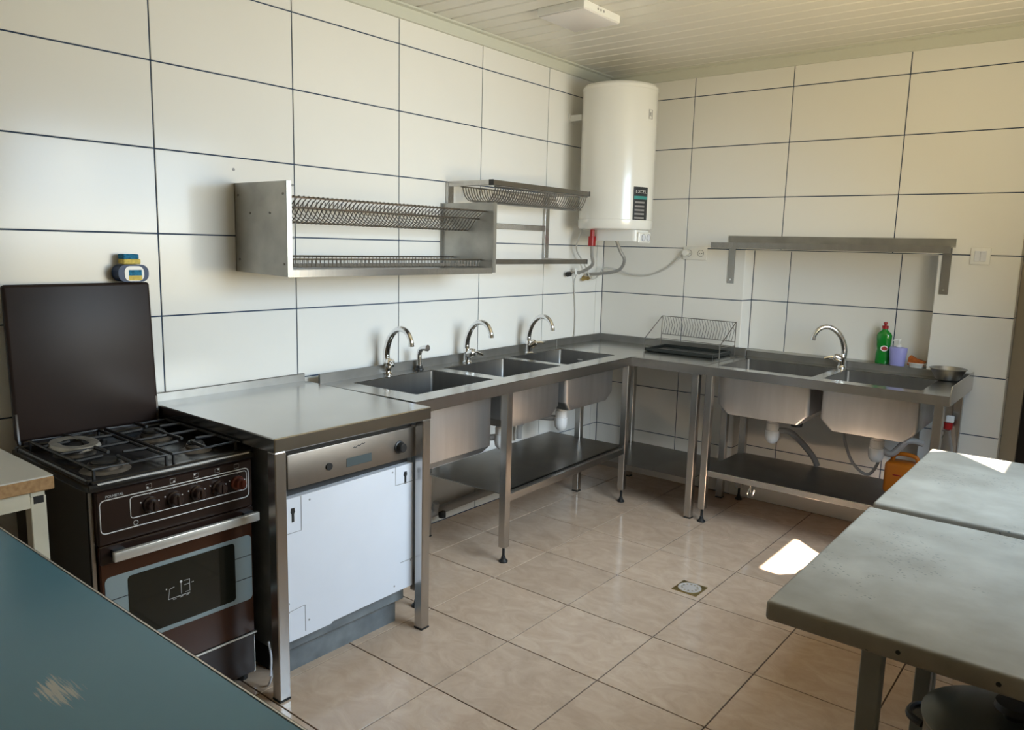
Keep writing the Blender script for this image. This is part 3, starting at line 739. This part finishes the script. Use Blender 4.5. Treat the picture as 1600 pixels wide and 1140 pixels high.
# ------------------------------------------------------------------ plate drying cabinet (left)
L = (.17, -2.17, 1.54)
t = thing('plate_drying_rack', L, 'open steel plate drying rack with solid side panels on the left wall', 'rack')
for y, s, nm in ((-2.766, 1, 'side_panel'), (-1.575, -1, 'side_panel')):
    z0 = 1.372 if s > 0 else 1.375
    zt = 1.722 if s > 0 else 1.712
    o = MB(L).prism([(.002, z0+.004), (.345, z0-.004), (.348, zt), (.002, zt)], 'y', y, y+.003*s).box(.345, .348, y, y+.022, z0-.004, zt).box(.002, .006, y, y+.018*s, z0+.004, zt).build(nm, STEEL_OLD, t)
    for x, z in ((.03, 1.675), (.325, 1.675), (.03, 1.425), (.325, 1.415), (.11, 1.605), (.24, 1.605)):
        MB(L).disc((x, y-.0005, z), 'y', .0045, -.002, 8).build('bolt', STEEL_DARK, o)
ya, yb = -2.76, -1.578
MB(L).tube([(.30, ya, 1.668), (.30, yb, 1.668)], .0045, 6).tube([(.05, ya, 1.640), (.05, yb, 1.640)], .0045, 6).tube([(.175, ya, 1.576), (.175, yb, 1.576)], .0045, 6).tube([(.255, ya, 1.632), (.255, yb, 1.632)], .0035, 6).build('rack_rail', WIRE, t)
w0 = None
n = 52
for i in range(n):
    y = ya+.012+(yb-ya-.024)*i/(n-1)
    if w0 is None:
        w0 = MB().tube(smoothpath([(.055, 0, .095), (.05, 0, .066), (.09, 0, .03), (.15, 0, .004), (.18, 0, .0), (.215, 0, .022), (.24, 0, .055), (.30, 0, .098), (.31, 0, .092)], 2), .0024, 5).build('plate_wire', WIRE, t); o = w0
    else: o = copypart(w0, t)
    o.location = Vector((0, y, 1.574))-Vector(L)
MB(L).tube([(.08, ya, 1.440), (.08, yb, 1.440)], .004, 6).tube([(.27, ya, 1.432), (.27, yb, 1.432)], .004, 6).build('lower_rail', WIRE, t)
w0 = None; n = 56
for i in range(n):
    y = ya+.012+(yb-ya-.024)*i/(n-1)
    if w0 is None:
        w0 = MB().tube([(.08, 0, .042), (.08, 0, .01), (.27, 0, .004), (.27, 0, .034)], .0022, 5).build('cup_wire', WIRE, t); o = w0
    else: o = copypart(w0, t)
    o.location = Vector((0, y, 1.398))-Vector(L)
MB(L).box(.02, .345, ya, yb, 1.384, 1.387).box(.338, .346, ya, yb, 1.366, 1.394).box(.02, .024, ya, yb, 1.384, 1.40).build('drip_tray', STEEL, t)

# ------------------------------------------------------------------ second drying rack (open frame)
L = (.17, -1.08, 1.6)
t = thing('open_drying_rack', L, 'open frame steel rack with wire plate basket beside the water heater', 'rack')
for y in (-1.535, -.685):
    MB(L).box(.002, .022, y-.02, y+.02, 1.41, 1.822, .002).build('wall_post', STEEL, t)
MB(L).box(.004, .024, -1.515, -.705, 1.597, 1.627, .002).build('wall_bar', STEEL, t)
MB(L).box(.022, .30, -1.557, -1.537, 1.797, 1.823, .002).box(.022, .30, -.715, -.695, 1.797, 1.823, .002).build('upper_arm', STEEL, t)
MB(L).box(.022, .30, -1.556, -1.536, 1.411, 1.436, .002).box(.022, .30, -.715, -.695, 1.411, 1.436, .002).build('lower_arm', STEEL, t)
for z, nm in ((1.81, 'upper_rail'), (1.423, 'lower_rail')):
    o = MB(L).box(.30, .325, -1.555, -.70, z-.0125, z+.0125, .001).build(nm, STEEL_DARK, t)
    for y in (-1.562, -.70): MB(L).box(.299, .326, y, y+.007, z-.0135, z+.0135).build('end_cap', BLACK, o)
MB(L).tube([(.06, -1.50, 1.80), (.06, -.66, 1.80)], .004, 6).tube([(.285, -1.50, 1.795), (.285, -.66, 1.795)], .004, 6).tube([(.13, -1.50, 1.728), (.13, -.64, 1.728)], .005, 6).tube([(.23, -1.50, 1.722), (.23, -.64, 1.722)], .005, 6).build('basket_rail', WIRE, t)
w0 = None; n = 40
for i in range(n):
    y = -1.49+.82*i/(n-1)
    if w0 is None:
        w0 = MB().tube(smoothpath([(.06, 0, .09), (.075, 0, .045), (.11, 0, .016), (.18, 0, .008), (.24, 0, .014), (.27, 0, .045), (.285, 0, .085)], 3), .003, 5).build('basket_wire', WIRE, t); o = w0
    else: o = copypart(w0, t)
    o.location = Vector((0, y, 1.712))-Vector(L)

# ------------------------------------------------------------------ water heater
c = Vector((.299, -.363, 0)); L = (c.x, c.y, 1.615)
t = thing('water_heater', L, 'tall white cylindrical water heater hung in the corner by the ceiling', 'water heater')
MB().lathe([(.2235, .06), (.2235, .808)], (0, 0, 0), 64).build('tank', BOILER, t)
MB().lathe([(.222, .805), (.225, .808), (.226, .825), (.218, .838), (.19, .843), (0, .845)], (0, 0, 0), 64).build('top_cap', BOILER, t)
MB().lathe([(.2225, .062), (.226, .058), (.226, .02), (.22, .006), (.20, 0), (0, -.002)], (0, 0, 0), 64).build('bottom_cap', BOILER, t)
hb = MB().rrect('z', -.066, .0, -.10, .20, -.085, .085, .03).build('element_cover', WPLAST, t)
ph = math.radians(-8)
def onb(a, z, r=.2245): return Vector((r*math.cos(a), r*math.sin(a), z))
kb = MB().box(.195, .215, -.07, .07, -.075, -.012, .006).build('control_box', WPLAST, hb)
for y in (-.03, .03):
    MB().disc((.214, y, -.043), 'x', .021, .008, 20).build('dial', WHITE, hb)
    MB().tube([(.2225, y+.02*math.cos(a*PI/6), -.043+.02*math.sin(a*PI/6)) for a in range(12)], .0012, 4, closed=True).build('dial_ring', LABELG, hb)
def wrap(name, a0, a1, z0, z1, m, parent, r=.2245):
    b = MB(); k = 8
    for i in range(k):
        aa, ab = a0+(a1-a0)*i/k, a0+(a1-a0)*(i+1)/k
        P = [onb(aa, z0, r), onb(ab, z0, r), onb(ab, z1, r), onb(aa, z1, r)]; Q = [p*1.0 for p in (onb(aa, z0, r+.0008), onb(ab, z0, r+.0008), onb(ab, z1, r+.0008), onb(aa, z1, r+.0008))]
        v = [b.bm.verts.new(p) for p in P+Q]
        for q in ((0, 3, 2, 1), (4, 5, 6, 7), (0, 1, 5, 4), (2, 3, 7, 6), (1, 2, 6, 5), (3, 0, 4, 7)): b.bm.faces.new([v[i_] for i_ in q])
    return b.build(name, m, parent)
a0, a1 = math.radians(-32), math.radians(-4)
lb = wrap('energy_label', a0, a1, .048, .249, LABELD, t)
wrap('label_band', a0+.02, a1-.02, .178, .196, LABELT, lb, .2252)
for z in (.155, .132, .11, .088, .065): wrap('label_line', a0+.05, a1-.12, z, z+.010, LABELG, lb, .2252)
wrap('label_foot', a0, a1, .034, .048, LABELT, lb)
for s, (ch, aa) in enumerate(zip('EXCEL', [a0+.09+i*.078 for i in range(5)])):
    o = text('label_letter', ch, .026, TXT, lb, onb(aa, .221, .2256)); o.rotation_euler = (PI/2, 0, PI/2+aa)
am = math.radians(-6)
em = MB().tube([(0, -.016, -.026), (0, .016, -.026), (0, .016, .026), (0, -.016, .026)], .0015, 4, closed=True).tube([(0, -.006, -.012), (0, .0, .012), (0, .008, -.012)], .0016, 4).build('emblem', LABELG, t)
em.location = onb(am, .665, .2255); em.rotation_euler.z = am
MB(L).box(.0005, .006, -.475, -.40, 2.26, 2.315).box(.006, .09, -.462, -.452, 2.27, 2.305).build('wall_bracket', WPLAST, t)
MB(L).box(.0065, .012, -.452, -.44, 2.282, 2.296).build('bracket_bolt', BLACK, t)
sv = MB(L).cyl((.20, -.46, 1.56), (.20, -.46, 1.617), .014, n=12).box(.182, .218, -.478, -.442, 1.515, 1.575, .004).build('safety_valve', RED, t)
MB(L).cyl((.28, -.30, 1.545), (.28, -.30, 1.616), .012, n=12).build('outlet_stub', STEEL, t)
MB(L).tube(smoothpath([(.20, -.46, 1.52), (.20, -.455, 1.46), (.19, -.43, 1.40), (.10, -.40, 1.355), (.035, -.385, 1.345)]), .0105, 8).build('inlet_hose', HOSE, t)
MB(L).tube(smoothpath([(.28, -.30, 1.548), (.29, -.27, 1.49), (.30, -.23, 1.43), (.24, -.2, 1.365), (.12, -.22, 1.34), (.03, -.24, 1.332)]), .0105, 8).build('outlet_hose', HOSE, t)

# wall valves
L = (.02, -.37, 1.36+.028)
t = thing('shut_off_valve', (.02, -.37, 1.36), 'chrome shut-off valve with white tag below the water heater', 'valve')
MB(L).disc((.0005, -.375, 1.37), 'x', .02, .004, 16).cyl((.002, -.375, 1.37), (.045, -.375, 1.37), .010, n=10).cyl((.035, -.44, 1.365), (.035, -.34, 1.372), .012, n=10).build('valve_body', CHROME, t)
MB(L).cyl((.035, -.445, 1.365), (.035, -.475, 1.363), .016, n=8).build('hand_wheel', BLACK, t)
MB(L).box(.05, .056, -.415, -.385, 1.36, 1.402, .002).build('white_tag', WPLAST, t)
L = (.02, -.24, 1.355+.025)
t = thing('brass_wall_elbow', (.02, -.24, 1.330), 'brass elbow fitting on the left wall beside the chrome valve', 'fitting')
MB(L).disc((.0005, -.24, 1.355), 'x', .018, .004, 16).cyl((.002, -.24, 1.355), (.04, -.24, 1.355), .012, n=10).cyl((.03, -.29, 1.35), (.03, -.2, 1.36), .011, n=8).build('fitting_body', BRASS, t)

b = MB((.01, -.33, 1.2)); o = b.tube(smoothpath([(.035, -.375, 1.33), (.012, -.36, 1.28), (.008, -.345, 1.2), (.008, -.33, 1.08), (.01, -.33, .95), (.016, -.345, .93)]), .0045, 6).build('thin_pipe', CABLE)
tag(o, 'thin grey pipe running down the left wall from the valve', 'pipe')
b = MB((.05, -.2, 1.4)); o = b.tube(smoothpath([(.10, -.42, 1.62), (.06, -.42, 1.50), (.045, -.30, 1.40), (.05, -.235, 1.315), (.06, -.19, 1.305), (.07, -.15, 1.335), (.085, -.12, 1.375), (.14, -.05, 1.365), (.24, -.02, 1.335), (.36, -.012, 1.338), (.48, -.012, 1.385), (.57, -.018, 1.455), (.605, -.03, 1.485)]), .005, 7).build('power_cable', CABLE)
tag(o, 'pale grey power cable looping from the water heater to the socket', 'cable')
MB(b.o).cyl((.62, -.045, 1.487), (.62, -.0135, 1.487), .018, n=16).build('plug', WPLAST, o)

# sockets and switch
L = (.672, -.003, 1.487)
t = thing('wall_socket', L, 'white double power socket on the back wall with cable plugged in', 'socket')
MB(L).box(.592, .752, -.010, -.0005, 1.447, 1.527, .003, 2).build('socket_plate', WPLAST, t)
for x in (.632, .712):
    o = MB(L).tube([(x+.02*math.cos(a*PI/8), -.0105, 1.487+.02*math.sin(a*PI/8)) for a in range(16)], .0016, 5, closed=True).build('socket_ring', LABELG, t)
    MB(L).disc((x-.008, -.0095, 1.487), 'y', .0028, -.0012, 8).disc((x+.008, -.0095, 1.487), 'y', .0028, -.0012, 8).build('socket_hole', BLACK, o)
    MB(L).disc((x, -.0094, 1.487), 'y', .018, -.0004, 20).build('socket_face', WPLAST, o)
L = (2.213, -.003, 1.512)
t = thing('light_switch', L, 'white double rocker light switch to the right of the wall shelf', 'switch')
MB(L).box(2.170, 2.256, -.009, -.0005, 1.470, 1.553, .003, 2).build('switch_plate', WPLAST, t)
for x in (2.187, 2.2135): MB(L).box(x, x+.0255, -.013, -.009, 1.486, 1.538, .002).build('rocker', WHITE, t)

# ------------------------------------------------------------------ wall shelf
L = (1.5, -.1, 1.55)
t = thing('wall_shelf', L, 'long stainless steel wall shelf on two brackets above the double sink', 'shelf')
MB(L).prism([(.887, -.003), (2.10, -.003), (2.115, -.22), (.872, -.22)], 'z', 1.552, 1.555).build('shelf_board', STEEL, t)
MB(L).box(.872, 2.115, -.223, -.22, 1.522, 1.555).build('front_lip', STEEL, t)
MB(L).box(.887, 2.10, -.006, -.001, 1.552, 1.597).build('rear_upstand', STEEL_OLD, t)
for x in (.893, 2.045):
    o = MB(L).box(x, x+.042, -.005, -.001, 1.312, 1.552).box(x, x+.042, -.20, -.005, 1.547, 1.5518).build('bracket', STEEL, t)
    MB(L).disc((x+.021, -.005, 1.335), 'y', .006, -.003, 10).build('bolt', CHROME, o)

# ------------------------------------------------------------------ things on the counters
L = (.755, -.19, ZT)
t = thing('wire_dish_rack', L, 'folding wire dish rack standing on the corner table', 'dish rack')
x0, x1 = .512, 1.003
zb = ZT+.004
fr = MB(L)
fr.tube([(x0, -.085, 1.088), (x1, -.085, 1.086)], .0028, 6).tube([(x0, -.085, .975), (x1, -.085, .968)], .0025, 6).tube([(x0, -.085, .945), (x1, -.085, .940)], .0022, 6)
for x in (x0, x1):
    fr.tube([(x, -.085, zb), (x, -.085, 1.088), (x, -.30, .962), (x, -.30, zb)], .0028, 6)
    fr.tube([(x, -.085, .945), (x, -.30, .950)], .0022, 6)
fr.build('rack_frame', WIRE, t)
w0 = None; n = 27
for i in range(n):
    x = x0+.015+(x1-x0-.03)*i/(n-1)
    if w0 is None:
        w0 = MB().tube([(.0, 0, .112), (.022, -.012, .065), (.004, 0, .0)], .0016, 5).build('plate_wire', WIRE, t); o = w0
    else: o = copypart(w0, t)
    o.location = Vector((x-.01, -.087, .972))-Vector(L)
L = (.74, -.17, ZT)
b = MB(L); z = ZT+.001
b.box(.518, .965, -.305, -.045, z, z+.006, .002); 
for q in ((.518, .965, -.305, -.295), (.518, .965, -.055, -.045), (.518, .528, -.305, -.045), (.955, .965, -.305, -.045)): b.box(*q, z+.004, z+.022, .003)
o = b.build('drip_tray', TRAY); tag(o, 'dark rectangular drip tray lying under the wire dish rack', 'tray')
ZL = ZT+.0305
c = (1.79, .075, ZL)
t = thing('detergent_bottle', c, 'green dish soap bottle with red cap behind the double sink', 'bottle')
MB().lathe([(0, 0), (.035, 0), (.037, .006), (.037, .05), (.033, .075), (.036, .10), (.039, .13), (.040, .155), (.034, .168), (.018, .181), (.013, .190), (.013, .20), (0, .20)], (0, 0, 0), 28, 1, .62).build('bottle_body', GREENL, t)
MB().lathe([(0, 0), (.017, 0), (.017, .016), (.007, .018), (.007, .024), (.011, .026), (.010, .036), (0, .038)], (0, 0, .192), 18).build('cap', RED, t)
lbq = MB().lathe([(0, 0), (.020, .0), (.020, .0015), (0, .0015)], (0, 0, 0), 24, 1, .8).build('label', WPLAST, t); lbq.rotation_euler = (PI/2, 0, .35); lbq.location = (.010, -.0228, .085)
lq = MB().lathe([(0, 0), (.014, 0), (.014, .001), (0, .001)], (0, 0, 0), 20, 1, .75).build('label_emblem', RED, lbq); lq.location.z = .0014
c = (1.873, .045, ZL)
t = thing('soap_dispenser', c, 'lilac pump soap dispenser beside the green bottle', 'dispenser')
MB().lathe([(0, 0), (.036, 0), (.037, .004), (.046, .092), (.044, .098), (.02, .102), (0, .102)], (0, 0, 0), 28, 1, .75).build('dispenser_body', LILAC, t)
MB().lathe([(0, 0), (.013, 0), (.013, .012), (.005, .014), (.005, .032), (.009, .034), (.009, .042), (0, .043)], (0, 0, .102), 16).tube([(0, 0, .140), (-.02, -.012, .140), (-.026, -.015, .134)], .0035, 6).build('pump', WPLAST, t)
c = (1.968, .055, ZL)
t = thing('soap_dish', c, 'white soap dish at the right end of the ledge holding an orange-brown sponge', 'dish')
MB().lathe([(0, 0), (.035, 0), (.047, .022), (.050, .024), (.046, .026), (.034, .006), (0, .006)], (0, 0, 0), 28, 1, .8).build('dish_body', WPLAST, t)
b = MB((1.965, .055, ZL+.008)); o = b.prism([(1.925, ZL+.010), (2.005, ZL+.010), (2.01, ZL+.034), (1.965, ZL+.045), (1.935, ZL+.062), (1.928, ZL+.05)], 'y', .035, .075).build('brown_sponge', RUST)
tag(o, 'orange-brown sponge lying in the white soap dish', 'sponge')
c = (2.140, -.085, ZT+.0005)
o = MB(c).lathe([(0, 0), (.045, 0), (.055, .006), (.083, .058), (.088, .060), (.083, .062), (.052, .010), (0, .004)], c, 36).build('steel_bowl', STEEL_BASIN_SHADE)
tag(o, 'small stainless steel bowl on the right end of the double sink', 'bowl')

# under the double sink
c = (2.02, -.25, .2965)
t = thing('orange_canister', c, 'orange plastic canister on the shelf under the double sink', 'canister')
MB().box(-.085, .085, -.06, .06, 0, .165, .02, 3).build('canister_body', ORANGE, t)
MB().tube(smoothpath([(-.06, 0, .16), (-.05, 0, .195), (.0, 0, .205), (.05, 0, .195), (.06, 0, .16)]), .011, 8).build('canister_handle', ORANGE, t)
MB().box(-.04, .0, -.0625, -.059, .10, .106).build('moulded_mark', RED, t)
c = (2.176, -.135, .2965)
t = thing('clear_bottle', c, 'clear bottle with red collar and white cap standing under the double sink', 'bottle')
MB().lathe([(0, 0), (.034, 0), (.036, .01), (.036, .22), (.030, .27), (.018, .315), (.014, .345), (.013, .36), (0, .36)], (0, 0, 0), 24).build('bottle_body', CLEAR, t)
MB().lathe([(.012, 0), (.020, 0), (.020, .034), (.012, .034)], (0, 0, .345), 18).build('collar', RED, t)
MB().box(-.013, .024, -.013, .013, .379, .415, .004).build('spray_cap', WPLAST, t)

# waste pipe along the left wall under the triple sink
b = MB((.05, -1.6, .08)); o = b.tube(smoothpath([(.04, -2.42, .06), (.04, -1.9, .075), (.04, -1.3, .09), (.04, -.7, .10)]), .024, 12).build('waste_pipe', PIPEG)
tag(o, 'grey waste pipe running low along the left wall under the triple sink', 'pipe')
MB(b.o).cyl((.04, -1.66, .082), (.06, -1.66, .14), .02, n=12).build('pipe_tee', PIPEG, o)
MB(b.o).lathe([(0, 0), (.02, 0), (.02, .03), (0, .03)], (.075, -1.63, .055), 12).build('valve_knob', BLACK, o)

# ceiling lamp
L = (.635, -1.32, 2.60)
t = thing('ceiling_lamp', L, 'square white panel lamp mounted on the plank ceiling', 'lamp')
MB(L).box(.505, .765, -1.475, -1.165, 2.570, 2.604, .002).build('lamp_housing', WPLAST, t)
MB(L).box(.508, .762, -1.472, -1.168, 2.563, 2.571, .004, 2).build('diffuser', LAMPW, t)
for y in (-1.36, -1.335, -1.31): MB(L).disc((.7645, y, 2.588), 'x', .006, .0012, 10).build('vent_hole', LABELG, t)
